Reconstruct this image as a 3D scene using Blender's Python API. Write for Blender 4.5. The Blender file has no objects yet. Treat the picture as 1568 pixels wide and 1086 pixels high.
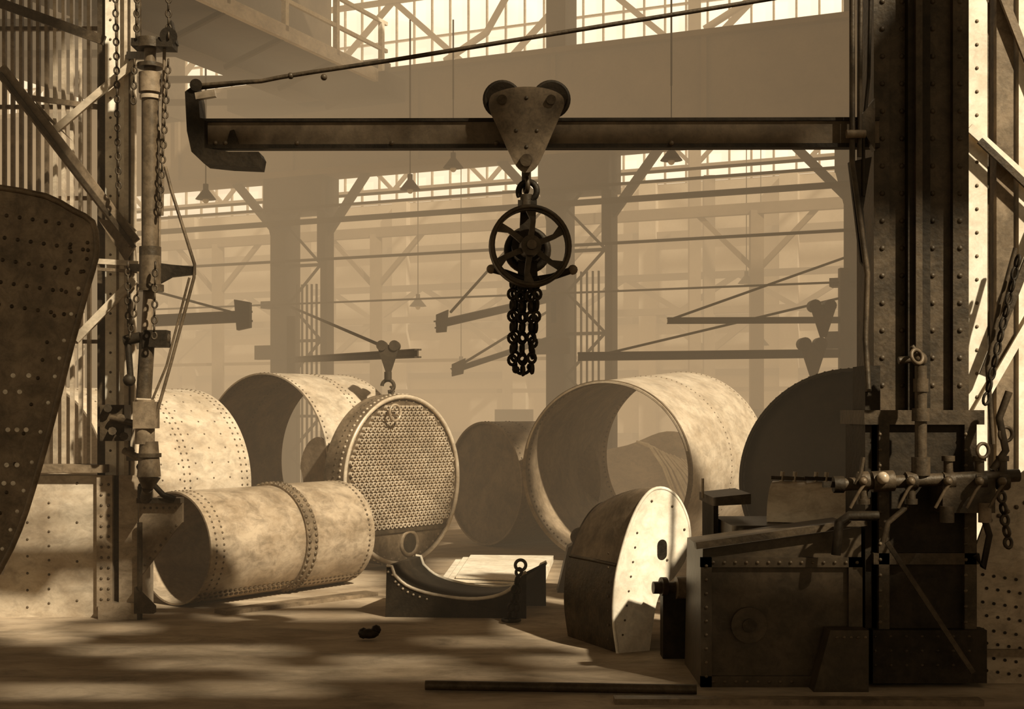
import bpy, math, random
from mathutils import Vector, Matrix, Quaternion
random.seed(7)
V=Vector
CAMZ=2.0; F=2000.0; HV=630.0
def at(u,v,d): return V(((u-784)*d/F, d, CAMZ-(v-HV)*d/F))
sc=bpy.context.scene
sc.view_settings.view_transform='Standard'
sc.view_settings.look='None'

# ---------------------------------------------------------------- materials
def sep(g):
    return (g, g*min(1,0.63+0.30*g), g*min(1,0.31+0.42*g),1)
def mat(name,g1,g2,scale=3.0,rough=0.6,bump=0.15,spec=0.3,metal=0.0,stretch=(1,1,1),detail=6,grime=0.55):
    m=bpy.data.materials.new(name); m.use_nodes=True
    nt=m.node_tree; b=nt.nodes['Principled BSDF']
    tc=nt.nodes.new('ShaderNodeTexCoord'); mp=nt.nodes.new('ShaderNodeMapping')
    mp.inputs['Scale'].default_value=stretch
    nz=nt.nodes.new('ShaderNodeTexNoise'); nz.inputs['Scale'].default_value=scale
    nz.inputs['Detail'].default_value=detail; nz.inputs['Roughness'].default_value=0.7
    cr=nt.nodes.new('ShaderNodeValToRGB')
    cr.color_ramp.elements[0].position=0.38; cr.color_ramp.elements[1].position=0.62
    cr.color_ramp.elements[0].color=sep(g1); cr.color_ramp.elements[1].color=sep(g2)
    nt.links.new(tc.outputs['Object'],mp.inputs['Vector'])
    nt.links.new(mp.outputs['Vector'],nz.inputs['Vector'])
    nt.links.new(nz.outputs['Fac'],cr.inputs['Fac'])
    n3=nt.nodes.new('ShaderNodeTexNoise'); n3.inputs['Scale'].default_value=scale*2.7; n3.inputs['Detail'].default_value=8; n3.inputs['Roughness'].default_value=.75
    n3.inputs['Distortion'].default_value=.6
    r3=nt.nodes.new('ShaderNodeMapRange'); r3.inputs[1].default_value=.36; r3.inputs[2].default_value=.56; r3.inputs[3].default_value=grime; r3.inputs[4].default_value=1.0
    nt.links.new(mp.outputs['Vector'],n3.inputs['Vector']); nt.links.new(n3.outputs['Fac'],r3.inputs[0])
    mx=nt.nodes.new('ShaderNodeVectorMath'); mx.operation='SCALE'
    nt.links.new(cr.outputs['Color'],mx.inputs[0]); nt.links.new(r3.outputs[0],mx.inputs['Scale'])
    nt.links.new(mx.outputs[0],b.inputs['Base Color'])
    b.inputs['Roughness'].default_value=rough
    b.inputs['Metallic'].default_value=metal
    b.inputs['Specular IOR Level'].default_value=spec
    b.inputs['Specular Tint'].default_value=(1,.85,.62,1)
    if bump>0:
        n2=nt.nodes.new('ShaderNodeTexNoise'); n2.inputs['Scale'].default_value=scale*7
        n2.inputs['Detail'].default_value=4
        nt.links.new(mp.outputs['Vector'],n2.inputs['Vector'])
        bp=nt.nodes.new('ShaderNodeBump'); bp.inputs['Strength'].default_value=bump
        bp.inputs['Distance'].default_value=0.02
        nt.links.new(n2.outputs['Fac'],bp.inputs['Height'])
        nt.links.new(bp.outputs['Normal'],b.inputs['Normal'])
    return m
def emis(name,g,s):
    m=bpy.data.materials.new(name); m.use_nodes=True
    nt=m.node_tree; b=nt.nodes['Principled BSDF']
    b.inputs['Base Color'].default_value=(0.6,0.5,0.35,1)
    b.inputs['Emission Color'].default_value=(1,0.89,0.68,1)
    nz=nt.nodes.new('ShaderNodeTexNoise'); nz.inputs['Scale'].default_value=0.6
    mr=nt.nodes.new('ShaderNodeMapRange'); mr.inputs[3].default_value=s*0.6; mr.inputs[4].default_value=s*1.2
    tc=nt.nodes.new('ShaderNodeTexCoord')
    nt.links.new(tc.outputs['Object'],nz.inputs['Vector'])
    nt.links.new(nz.outputs['Fac'],mr.inputs[0]); nt.links.new(mr.outputs[0],b.inputs['Emission Strength'])
    return m
DARK=mat('dark_iron',0.025,0.065,4,0.5,0.2,spec=.28)
BLACK=mat('black_iron',0.010,0.024,4,0.6,0.2,spec=.2)
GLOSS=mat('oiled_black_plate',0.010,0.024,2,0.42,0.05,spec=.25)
SHEET=mat('scaled_boiler_plate',0.09,0.20,3,0.5,0.3,spec=.4)
WEB=mat('sooty_beam_web',0.07,0.12,3,0.6,0.1,grime=.7)
BROWN=mat('rusty_plate',0.10,0.21,2.5,0.55,0.2)
INNER=mat('brown_boiler_plate',0.15,0.28,2.0,0.6,0.15,grime=.6)  # darker plate colour, used on shell insides and a few other parts
MID=mat('mill_steel',0.23,0.38,2.2,0.34,0.05,spec=.7,stretch=(1,1,1.6),grime=.6)
LIGHT=mat('pale_steel_plate',0.36,0.53,1.8,0.33,0.04,spec=0.7,stretch=(1,1,1.6),grime=.68)
PALE=mat('white_and_sunlit_steel',0.60,0.78,3,0.55,0.06,grime=.8)  # white steel; also paints sunlight onto the left pillar and lattice post
RIV=mat('rivet_steel',0.06,0.12,5,0.45,0.0)
HOLEL=mat('lit_hole_dot',0.6,0.8,5,0.4,0.0)  # paints the light seen in plate holes
GIRD=mat('girder_paint',0.12,0.18,0.5,0.8,0.05,grime=.85)
COLM=mat('column_paint',0.028,0.055,1.0,0.7,0.05)
WALLM=mat('whitewashed_brick',0.42,0.56,0.4,0.9,0.1,grime=.88)
FLOORM=mat('packed_earth_floor',0.25,0.40,0.8,0.85,0.35,stretch=(0.6,1.1,1),detail=10,spec=0.15,grime=.6)
WOOD=mat('painted_cast_iron',0.028,0.06,2.5,0.45,0.12,spec=.35)
GOBOM=mat('gobo_boards',0.10,0.15,1,0.9,0.0)  # for the unseen roof that masks the sun
GLASS=emis('frosted_glass',1,2.4)

# ---------------------------------------------------------------- mesh builder
class MB:
    def __init__(s,name): s.name=name; s.v=[];s.f=[];s.mi=[];s.sm=[];s.mats=[]
    def _m(s,m):
        if m not in s.mats: s.mats.append(m)
        return s.mats.index(m)
    def add(s,vs,fs,m,smooth=False):
        o=len(s.v); s.v+= [tuple(x) for x in vs]; i=s._m(m)
        for f in fs: s.f.append(tuple(o+k for k in f)); s.mi.append(i); s.sm.append(smooth)
    def frame(s,p1,p2):
        a=(V(p2)-V(p1)).normalized()
        ref=V((0,0,1)) if abs(a.z)<0.9 else V((1,0,0))
        h=a.cross(ref).normalized(); w=h.cross(a).normalized()
        return a,h,w
    def box(s,lo,hi,m):
        (a,b,c),(d,e,f)=lo,hi
        vs=[(a,b,c),(d,b,c),(d,e,c),(a,e,c),(a,b,f),(d,b,f),(d,e,f),(a,e,f)]
        s.add(vs,[(0,3,2,1),(4,5,6,7),(0,1,5,4),(1,2,6,5),(2,3,7,6),(3,0,4,7)],m)
    def beam(s,p1,p2,w,h,m):
        p1=V(p1);p2=V(p2); a,x,y=s.frame(p1,p2); x=x*w/2; y=y*h/2
        vs=[p1-x-y,p1+x-y,p1+x+y,p1-x+y,p2-x-y,p2+x-y,p2+x+y,p2-x+y]
        s.add(vs,[(0,1,2,3),(7,6,5,4),(0,4,5,1),(1,5,6,2),(2,6,7,3),(3,7,4,0)],m)
    def ibeam(s,p1,p2,w,h,t,m):
        p1=V(p1);p2=V(p2); a,x,y=s.frame(p1,p2)
        s.beam(p1,p2,t,h,m)
        s.beam(p1+y*(h/2-t/2),p2+y*(h/2-t/2),w,t,m)
        s.beam(p1-y*(h/2-t/2),p2-y*(h/2-t/2),w,t,m)
    def cyl(s,p1,p2,r1,m,r2=None,n=20,caps=True,smooth=True):
        r2=r1 if r2 is None else r2
        p1=V(p1);p2=V(p2); a,x,y=s.frame(p1,p2); vs=[]
        for k in range(n):
            t=2*math.pi*k/n; d=x*math.cos(t)+y*math.sin(t)
            vs.append(p1+d*r1)
        for k in range(n):
            t=2*math.pi*k/n; d=x*math.cos(t)+y*math.sin(t)
            vs.append(p2+d*r2)
        s.add(vs,[(k,(k+1)%n,n+(k+1)%n,n+k) for k in range(n)],m,smooth)
        if caps: s.add(vs,[tuple(range(n-1,-1,-1)),tuple(range(n,2*n))],m)
    def shell(s,p1,p2,r1,r2,th,m,n=96,a0=0,a1=360,mi=None,segs=1):
        p1=V(p1);p2=V(p2);a,x,y=s.frame(p1,p2); full=abs(a1-a0)>=359.9
        cnt=n if full else n+1
        def ring(c,r):
            return [c+(x*math.cos(math.radians(a0+(a1-a0)*k/n))+y*math.sin(math.radians(a0+(a1-a0)*k/n)))*r for k in range(cnt)]
        A=ring(p1,r1);B=ring(p2,r2);C=ring(p1,r1-th);D=ring(p2,r2-th)
        rng=range(n)
        nx=(lambda k:(k+1)%cnt)
        s.add(A+B,[(k,nx(k),cnt+nx(k),cnt+k) for k in rng],m,True)
        s.add(C+D,[(k,cnt+k,cnt+nx(k),nx(k)) for k in rng],mi or m,True)
        s.add(A+C,[(k,cnt+k,cnt+nx(k),nx(k)) for k in rng],m)
        s.add(B+D,[(k,nx(k),cnt+nx(k),cnt+k) for k in rng],m)
        if not full:
            s.add([A[0],B[0],D[0],C[0]],[(0,1,2,3)],m); s.add([A[-1],B[-1],D[-1],C[-1]],[(3,2,1,0)],m)
    def rivet(s,p,nrm,r,m,h=0.6):
        p=V(p);a=V(nrm).normalized();_,x,y=s.frame(p,p+a); n=7; vs=[]
        for rr,hh in ((1,0),(0.72,0.7)):
            for k in range(n):
                t=2*math.pi*k/n; vs.append(p+(x*math.cos(t)+y*math.sin(t))*r*rr+a*r*hh*h)
        vs.append(p+a*r*h)
        fs=[(k,(k+1)%n,n+(k+1)%n,n+k) for k in range(n)]+[(n+k,n+(k+1)%n,2*n) for k in range(n)]
        s.add(vs,fs,m,True)
    def rring(s,p1,p2,frac,r1,r2,cnt,rr,m,a0=0,a1=360,h=.6):
        p1=V(p1);p2=V(p2);a,x,y=s.frame(p1,p2);c=p1.lerp(p2,frac);r=r1+(r2-r1)*frac
        for k in range(cnt):
            t=math.radians(a0+(a1-a0)*k/cnt); d=x*math.cos(t)+y*math.sin(t)
            s.rivet(c+d*r,d,rr,m,h)
    def rline(s,p1,p2,cnt,nrm,rr,m):
        for k in range(cnt):
            s.rivet(V(p1).lerp(V(p2),(k+0.5)/cnt),nrm,rr,m)
    def tube(s,pts,r,m,n=8,closed=False,caps=True):
        pts=[V(p) for p in pts]; N=len(pts); vs=[]; prev=None
        for i,p in enumerate(pts):
            if closed: t=(pts[(i+1)%N]-pts[i-1]).normalized()
            else: t=(pts[min(i+1,N-1)]-pts[max(i-1,0)]).normalized()
            if prev is None:
                ref=V((0,0,1)) if abs(t.z)<0.9 else V((1,0,0)); x=t.cross(ref).normalized()
            else:
                x=(prev-t*prev.dot(t)).normalized()
            prev=x; y=t.cross(x)
            for k in range(n):
                q=2*math.pi*k/n; vs.append(p+(x*math.cos(q)+y*math.sin(q))*r)
        fs=[]
        for i in range(N if closed else N-1):
            j=(i+1)%N
            for k in range(n): fs.append((i*n+k,i*n+(k+1)%n,j*n+(k+1)%n,j*n+k))
        s.add(vs,fs,m,True)
        if caps and not closed: s.add(vs,[tuple(range(n-1,-1,-1)),tuple((N-1)*n+k for k in range(n))],m)
    def torus(s,c,nrm,R,r,m,n=32,k=8,a0=0,a1=360):
        c=V(c);a=V(nrm).normalized();_,x,y=s.frame(c,c+a); full=abs(a1-a0)>=359.9
        cnt=n if full else n+1
        s.tube([c+(x*math.cos(math.radians(a0+(a1-a0)*i/n))+y*math.sin(math.radians(a0+(a1-a0)*i/n)))*R for i in range(cnt)],r,m,k,closed=full)
    def prism(s,pts,ext,m,mside=None):
        pts=[V(p) for p in pts];e=V(ext);n=len(pts)
        s.add(pts+[p+e for p in pts],[tuple(range(n)),tuple(range(2*n-1,n-1,-1))],m)
        s.add(pts+[p+e for p in pts],[(k,n+k,n+(k+1)%n,(k+1)%n) for k in range(n)],mside or m)
    def ball(s,c,r,m,n=12,sc=(1,1,1)):
        c=V(c);vs=[];fs=[]
        R=n//2
        for i in range(R+1):
            ph=math.pi*i/R
            for k in range(n):
                t=2*math.pi*k/n
                vs.append(c+V((math.sin(ph)*math.cos(t)*sc[0],math.sin(ph)*math.sin(t)*sc[1],math.cos(ph)*sc[2]))*r)
        for i in range(R):
            for k in range(n): fs.append((i*n+k,(i+1)*n+k,(i+1)*n+(k+1)%n,i*n+(k+1)%n))
        s.add(vs,fs,m,True)
    def chain(s,p1,p2,L,w,r,m,sag=0.0):
        p1=V(p1);p2=V(p2);tot=(p2-p1).length; n=max(1,int(tot/(L*0.78)))
        for i in range(n):
            c=p1.lerp(p2,(i+0.5)/n); q=(i+0.5)/n; c=c-V((0,0,sag*4*q*(1-q)))
            a,x,y=s.frame(p1,p2)
            if i%2==0: sd=(x+y*0.3).normalized()
            else: sd=(y-x*0.3).normalized()
            pts=[]
            for k in range(12):
                t=2*math.pi*k/12
                pts.append(c+a*(L/2-r)*math.cos(t)+sd*(w/2)*math.sin(t))
            s.tube(pts,r,m,5,closed=True)
    def done(s,loc=None):
        me=bpy.data.meshes.new(s.name); 
        o=V(loc) if loc is not None else V((0,0,0))
        me.from_pydata([(a-o.x,b-o.y,c-o.z) for a,b,c in s.v],[],s.f)
        for m in s.mats: me.materials.append(m)
        me.polygons.foreach_set('material_index',s.mi)
        me.polygons.foreach_set('use_smooth',s.sm)
        me.update(); ob=bpy.data.objects.new(s.name,me); ob.location=o
        sc.collection.objects.link(ob); return ob
def smooth2(pts,k=4):
    "Catmull-Rom through 2D points"
    out=[];n=len(pts)
    for i in range(n-1):
        p0=pts[max(i-1,0)];p1=pts[i];p2=pts[i+1];p3=pts[min(i+2,n-1)]
        for j in range(k):
            t=j/k
            out.append(tuple(.5*((2*p1[c])+(-p0[c]+p2[c])*t+(2*p0[c]-5*p1[c]+4*p2[c]-p3[c])*t*t+(-p0[c]+3*p1[c]-3*p2[c]+p3[c])*t**3) for c in (0,1)))
    out.append(pts[-1]); return out

# ---------------------------------------------------------------- floor
b=MB('floor'); b.add([(-40,-12,0),(40,-12,0),(40,60,0),(-40,60,0)],[(0,1,2,3)],FLOORM); b.done()

# ---------------------------------------------------------------- building frame
O=V((0.87,25.44,0)); e1=V((0.913,-0.407,0)).normalized(); e2=V((0.407,0.913,0)).normalized()
def B(s,t,z): return O+e1*s+e2*t+V((0,0,z))
def bbox(mb,s0,s1,t0,t1,z0,z1,m):
    p=[B(s0,t0,z0),B(s1,t0,z0),B(s1,t1,z0),B(s0,t1,z0)]
    mb.prism(p,(0,0,z1-z0),m)
b=MB('wall_back')
bbox(b,-40,26,12,12.4,0,8.45,WALLM)
for s in range(-38,26,4):
    bbox(b,s-0.25,s+0.25,11.75,12,0,8.45,WALLM)
for z in (1.2,3.0,4.5,6.9): bbox(b,-40,26,11.85,12,z,z+0.18,GIRD)
b.done()
b=MB('window_1')
bbox(b,-40,26,12.1,12.15,8.45,16,GLASS)
s=-40
while s<26:
    bbox(b,s-0.025,s+0.025,12.0,12.08,8.45,16,MID); s+=.62
for z in (8.5,9.5,10.5,11.5,12.5,13.5): bbox(b,-40,26,11.98,12.08,z-.03,z+.03,MID)
b.done()
b=MB('roof_truss')
for (z0,z1,st) in ((8.4,9.9,1.5),(11.2,13.9,3.0)):
    b.beam(B(-36,9.6,z0),B(24,9.6,z0),.15,.14,COLM if z0>10 else GIRD); b.beam(B(-36,9.6,z1),B(24,9.6,z1),.15,.14,GIRD)
    s=-36; up=True
    while s<24:
        b.beam(B(s,9.6,z0 if up else z1),B(s+st,9.6,z1 if up else z0),.1,.1 if st<2 else .16,GIRD); up=not up; s+=st
for s in (-16,-4,3,11): b.tube([B(s-2,7,11.2),B(s-.8,7,11.8),B(s,7,13),B(s+.2,7,14.5)],.09,GIRD,6)
for s in range(-36,25,12): b.beam(B(s,9.6,0),B(s,9.6,14),.3,.3,GIRD)
b.done()
b=MB('wall_bracing_truss')
for z in (5.7,4.75): b.beam(B(-36,11,z),B(24,11,z),.2,.18,GIRD)
s=-36; up=True
while s<24:
    b.beam(B(s,11,4.75 if up else 5.7),B(s+1.6,11,5.7 if up else 4.75),.12,.14,GIRD); up=not up; s+=1.6
for s in range(-36,25,6): 
    b.beam(B(s,11,0),B(s,11,8.4),.3,.3,GIRD)
    b.beam(B(s,11,3.6),B(s+1.5,11,4.75),.12,.16,GIRD); b.beam(B(s,11,3.6),B(s-1.5,11,4.75),.12,.16,GIRD)
b.beam(B(-36,11,2.6),B(24,11,2.6),.2,.12,GIRD)
b.done()
b=MB('aisle_posts')
for s in range(-34,20,5):
    b.beam(B(s+1.5,6,0),B(s+1.5,6,6.6),.22,.3,GIRD); b.beam(B(s+1.5,6,5.2),B(s+2.9,6,6.6),.1,.12,GIRD); b.beam(B(s+1.5,6,5.2),B(s+.1,6,6.6),.1,.12,GIRD)
b.beam(B(-34,6,6.65),B(20,6,6.65),.2,.25,GIRD); b.beam(B(-34,6,3.3),B(20,6,3.3),.08,.08,GIRD)
for s in (-11,-7,-3.4,2.2,6.5): 
    b.beam(B(s,5.5,0),B(s,5.5,1.1),.9,.8,COLM); b.beam(B(s,5.5,1.1),B(s,5.5,1.9),.3,.3,COLM); b.beam(B(s-.4,5.5,1.9),B(s+.5,5.5,1.9),.3,.3,COLM)
b.done()
b=MB('crane_runway_girder')
bbox(b,-34,13,-0.12,0.12,7.0,8.95,GIRD); bbox(b,-34,13,-0.35,0.35,8.9,9.0,GIRD); bbox(b,-34,13,-0.35,0.35,6.95,7.08,GIRD)
for s in range(-33,13,3):
    bbox(b,s-.05,s+.05,-.2,-.12,7.08,8.9,GIRD)
b.done()
def lattice_column(s,dark=COLM):
    b=MB('building_column')
    bbox(b,s-0.2,s+0.16,-.3,.3,0,6.95,dark)
    bbox(b,s+0.95,s+1.1,-.15,.15,0,6.95,dark)
    z=0.3; k=0
    while z<6.2:
        b.beam(B(s+.16,-.12,z if k%2 else z+.8),B(s+.95,-.12,z+.8 if k%2 else z),.04,.05,dark)
        if k%2==0: bbox(b,s+.16,s+.95,-.1,.0,z-.03,z+.03,dark)
        z+=.8;k+=1
    for q in (.3,.42,.54,.66,.78): bbox(b,s+q-.014,s+q+.014,-.05,0,0,4.7,dark)
    bbox(b,s-.35,s+1.1,-.35,.35,6.2,6.95,dark)
    b.prism([B(s+1.1,-.2,6.9),B(s+1.1,-.2,5.2),B(s+.9,-.2,5.2),B(s+.9,-.2,6.9)],e2*.3,dark)
    b.prism([B(s-.2,-.25,6.2),B(s-.35,-.25,6.2),B(s-.2,-.25,5.6)],e2*.3,dark)
    b.beam(B(s+1.0,0,5.7),B(s+2.0,0,6.98),.12,.16,dark)
    b.beam(B(s-.1,0,5.7),B(s-1.3,0,6.98),.12,.16,dark)
    bbox(b,s-.2,s+.2,-.3,.3,9.0,15,COLM)
    bbox(b,s-.45,s-.2,-.3,0,4.2,4.35,dark); bbox(b,s-.5,s+.3,-.45,-.3,3.1,3.4,dark)
    b.done()
for s in (-18.5,-12.5,-6.25,0.1,5.75,11.6): lattice_column(s)
b=MB('wall_pipes')
for t,z,r in ((-.5,5.95,.06),(-.5,6.25,.03),(-.5,5.15,.03),(-.5,4.25,.02),(.4,6.6,.03)):
    b.tube([B(-33,t,z),B(13,t,z)],r,COLM,8)
for s in (-18.5,-12.5,-6.25,0.1,5.75,11.6):
    for z in (5.95,6.25,5.15,4.25): b.beam(B(s,-.55,z-.06),B(s,-.3,z-.06),.06,.05,COLM)
b.done()
b=MB('overhead_travelling_crane')
c0=B(-3.45,-.6,0); d2=-e2
def C(l,w,z): return c0+d2*l+e1*w+V((0,0,z))
def cbox(l0,l1,w0,w1,z0,z1,m): b.prism([C(l0,w0,z0),C(l1,w0,z0),C(l1,w1,z0),C(l0,w1,z0)],(0,0,z1-z0),m)
cbox(0,17,-1.9,-1.3,8.3,11.2,COLM)
cbox(0,17,-1.3,0.0,8.62,8.70,COLM)
cbox(0,17,-.06,0.04,8.55,8.80,LIGHT)
k=.2
while k<16.9:
    cbox(k-.05,k+.05,-.05,.04,8.7,9.8,PALE)
    b.beam(C(k,-.02,8.6),C(k,-1.3,8.2),.07,.08,COLM); k+=1.7
for z in (9.25,9.8): b.beam(C(0,0,z),C(17,0,z),.06,.07,PALE)
cbox(-.4,0.4,-3.6,.2,8.3,8.75,COLM); cbox(-.35,.1,-.5,-.1,8.7,9.1,COLM)
cbox(0,17,-5.6,-5.0,8.3,11.2,COLM)
for k in range(0,17,2): b.beam(C(k,-1.6,8.4),C(k+1.5,-5.3,8.4),.1,.12,COLM)
b.done()
def jib(p_tip,p_root,h,tie_from,tie_to,trolley=None,m=COLM,hook=True,k=1):
    b=MB('wall_jib_crane'); b.ibeam(p_tip,p_root,h*.8,h,h*.18,m)
    if tie_from is not None:
        b.tube([tie_from,tie_to],.025,m,6)
    t=V(p_tip); a=(V(p_root)-t).normalized()
    if trolley is None: b.prism([t+V((0,-.1,h*1.2)),t+V((0,-.1,-h*1.0)),t+a*.25+V((0,-.1,-h*1.2)),t+a*.3+V((0,-.1,h*1.5))],(0,.2,0),m)
    b.beam(V(p_root)-V((0,0,.5)),V(p_root)+V((0,0,.9)),.16,.16,m)
    if trolley is not None:
        c=V(trolley)
        for sx in (-.085,.085): b.cyl(c+V((sx*k,-.12,.10*k)),c+V((sx*k,.12,.10*k)),.07*k,m,n=16)
        b.prism([c+V((-.15*k,-.1,.11*k)),c+V((-.03*k,-.1,-.26*k)),c+V((.04*k,-.1,-.26*k)),c+V((.16*k,-.1,.11*k))],(0,.03,0),m)
        if hook:
            b.cyl(c+V((0,-.08,-.25*k)),c+V((0,-.08,-.36*k)),.05*k,m)
            b.torus(c+V((0,-.08,-.44*k)),(0,1,0),.08*k,.025*k,m,a0=-90,a1=180,n=16)
    return b
b=jib(at(640,541,17.2),at(446,551,27.0),.12,at(600,536,18.5),at(446,470,27.0),at(595,541,17.5),k=1.0)
b.chain(at(600,592,17.4),at(604,622,16.62),.09,.05,.012,DARK)
b.torus(at(605,632,16.45),(0.8,-.6,0),.10,.018,MID)
b.done()
jib(at(668,497,23),at(850,455,25.2),.14,at(690,478,23),at(850,300,25.2)).done()
jib(at(692,568,24),at(850,516,25.2),.10,at(700,562,24),at(850,470,25.2)).done()
jib(at(885,546,22.5),at(1292,541,22.8),.15,at(930,541,22.5),at(1292,455,22.8),at(1243,541,22.5),k=1.6).done()
jib(at(1022,491,22.3),at(1292,490,22.7),.11,at(1030,488,22.3),at(1292,395,22.7),at(1258,482,22.3),hook=False,k=1.5).done()
jib(at(384,484,23),at(215,492,23.5),.2,at(370,482,23),at(215,440,23.5)).done()
for (u,v,d) in ((628,285,24),(694,252,24),(1028,240,22),(315,300,24),(640,465,30),(1143,430,30),(706,560,31),(1165,525,31),(935,440,31)):
    b=MB('pendant_lamp'); p=at(u,v,d); r=.19 if d<30 else .2
    b.cyl(p-V((0,0,.06)),p+V((0,0,.12)),r,COLM,r2=.05,n=18); b.cyl(p+V((0,0,.12)),p+V((0,0,.22)),.05,COLM,n=10)
    b.ball(p-V((0,0,.08)),.06,PALE,10)
    b.tube([p+V((0,0,.2)),V((p.x,p.y,p.z+1.2 if d<30 else 8.4))],.012,COLM,5)
    if d<30: b.beam((p.x,p.y,p.z+1.2),(p.x,p.y,9.2),.03,.03,COLM)
    b.done()

# ---------------------------------------------------------------- boilers
def ax(t): return V((math.cos(math.radians(t)),math.sin(math.radians(t)),0))
b=MB('boiler_barrel')
p1=V((-3.47,13.4,.595)); a=ax(53); p2=p1+a*2.37; R=.585
b.shell(p1,p1+a*1.38,R,R,.02,MID); b.shell(p1+a*1.36,p2,R+.012,R+.012,.02,MID)
b.shell(p1+a*1.30,p1+a*1.46,R+.025,R+.025,.03,BROWN)
b.rring(p1,p2,1.33/2.37,R+.02,R+.02,56,.026,RIV,h=1); b.rring(p1,p2,1.43/2.37,R+.02,R+.02,56,.026,RIV,h=1)
b.rring(p1,p2,.03,R,R,60,.014,RIV); b.rring(p1,p2,.965,R+.012,R+.012,64,.017,RIV); b.rring(p1,p2,.07,R,R,60,.014,RIV)
hx=a.cross(V((0,0,1))).normalized()
for an in (-50,-58):
    t=math.radians(an); nn=hx*math.cos(t)+V((0,0,1))*math.sin(t)
    b.rline(p1+nn*R,p1+a*2.37+nn*(R+.01),36,nn,.024,RIV)
b.done(p1)
b=MB('boiler_shell')
pr=V((-3.98,16.1,1.14)); pl=pr-a*2.0; R=1.13
b.shell(pl,pr,R,R,.025,LIGHT)
for fr in (.97,.93,.55,.51): b.rring(pl,pr,fr,R,R,90,.014,RIV)
for k in range(10):
    for j in range(7):
        t=math.radians(5+k*9); nn=hx*math.cos(t)+V((0,0,1))*math.sin(t); b.rivet(pl.lerp(pr,.12+j*.12)+nn*R,nn,.012,RIV)
b.done(pl)
b=MB('boiler_shell')
p1=V((-3.36,17.55,1.27)); p2=p1+a*1.5; R=1.25
b.shell(p1,p2,R,R,.022,LIGHT,mi=BROWN)
for fr in (.03,.5,.56,.97): b.rring(p1,p2,fr,R,R,100,.014,RIV)
for fr in (.05,.5): b.rring(p1,p2,fr,R-.05,R-.05,100,.016,RIV)
b.shell(p1+a*.25,p1+a*1.2,R-.03,R-.03,.02,MID,n=30,a0=-62,a1=-5)
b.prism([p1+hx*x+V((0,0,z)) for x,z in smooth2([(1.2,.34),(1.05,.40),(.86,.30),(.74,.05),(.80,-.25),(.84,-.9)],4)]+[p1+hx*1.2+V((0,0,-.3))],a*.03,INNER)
b.done(p1)
b=MB('boiler_tube_sheet')
n=V((.79,-.61,0)).normalized(); c=V((-1.38,16.75,1.12)); R=1.10
side=V((0,0,1)).cross(n).normalized()
b.shell(c-n*.34,c,R,R,.03,BROWN,n=96)
b.cyl(c-n*.34,c-n*.03,R-.05,RIV,n=96)
b.torus(c-n*.01,n,R-.03,.03,LIGHT,n=96,k=8)
b.rring(c-n*.34,c,.5,R,R,90,.016,RIV)
b.rring(c-n*.34,c,.8,R,R,90,.02,LIGHT)
face=c-n*.03
sp=.079; rows=int(1.66/(sp*.866))
for j in range(rows):
    z=-.58+j*sp*.866
    for i in range(-17,18):
        xx=(i+(.5 if j%2 else 0))*sp
        if xx*xx+z*z> .98**2: continue
        q=face+side*xx+V((0,0,z))
        b.shell(q,q+n*.045,.034,.029,.009,LIGHT,n=9)
        b.add([q+n*.004+side*(.026*math.cos(t))+V((0,0,.026*math.sin(t))) for t in [k*math.pi/4 for k in range(8)]],[tuple(range(8))],BLACK)
mh=face+side*.12+V((0,0,-.82))
b.torus(mh,n,.15,.03,BROWN,n=28); b.cyl(mh-n*.02,mh+n*.012,.13,BLACK)
b.beam(face-side*.8+V((0,0,-.64)),face+side*.85+V((0,0,-.64)),.06,.05,DARK)
for k in range(46):
    t=2*math.pi*k/46; b.rivet(face+side*(1.02*math.cos(t))+V((0,0,1.02*math.sin(t))),n,.02,BROWN)
b.done(c)
b=MB('boiler_shell')
a40=ax(38); p1=V((-.42,19.4,.93)); p2=p1+a40*1.5; R=.92
b.shell(p1,p2,R,R,.03,INNER); 
b.cyl(p1+a40*.05,p1+a40*.09,R-.03,BROWN,n=64); b.rring(p1,p2,.04,R,R,70,.014,RIV); b.rring(p1,p2,.3,R,R,70,.014,RIV)
b.done(p1)
b=MB('tapered_boiler_course')
af=ax(62); p1=V((1.22,17.2,1.2)); p2=V(p1)+af*2.95+V((0,0,.1))
b.shell(p1,p2,1.2,1.3,.025,LIGHT,n=128,mi=INNER)
for fr in (.02,.975,.5): b.rring(p1,p2,fr,1.2,1.3,100,.013,RIV)
for fr in (.03,.95): b.rring(p1,p2,fr,1.16,1.26,100,.016,RIV)
b.shell(p1-af*.01,p1+af*.04,1.215,1.215,.05,BROWN,n=128)
b.done(p1)
b=MB('smokebox_shell')
ag=ax(66); p1=V((3.62,13.9,1.235)); p2=p1+ag*1.8; R=1.225
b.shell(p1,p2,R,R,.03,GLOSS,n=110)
hs=ag.cross(V((0,0,1)))
vs=[];NN=64
for j in range(9):
    rr=(R-.03)*(1-j/8.0); dep=.10-.22*(1-(1-j/8.0)**2)
    for k in range(NN):
        t=2*math.pi*k/NN; vs.append(p1+ag*dep+(hs*math.cos(t)+V((0,0,1))*math.sin(t))*rr)
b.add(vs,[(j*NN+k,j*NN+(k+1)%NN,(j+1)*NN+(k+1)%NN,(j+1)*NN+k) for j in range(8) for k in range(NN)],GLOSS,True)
b.rring(p1,p2,.02,R,R,90,.015,RIV)
b.done(p1)
b=MB('boiler_tube_bundle')
for k in range(18):
    x=2.75+.05*k+random.uniform(-.03,.03); 
    b.tube([(x-.45,24,1.45-.02*k),(x-.25,23.9,1.40-.03*k),(x,23.7,1.0-.02*k),(x+.15,23.5,.55),(x+.35,23.2,.05)],.022,PALE,6)
b.done()
b=MB('workbench_vise')
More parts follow.
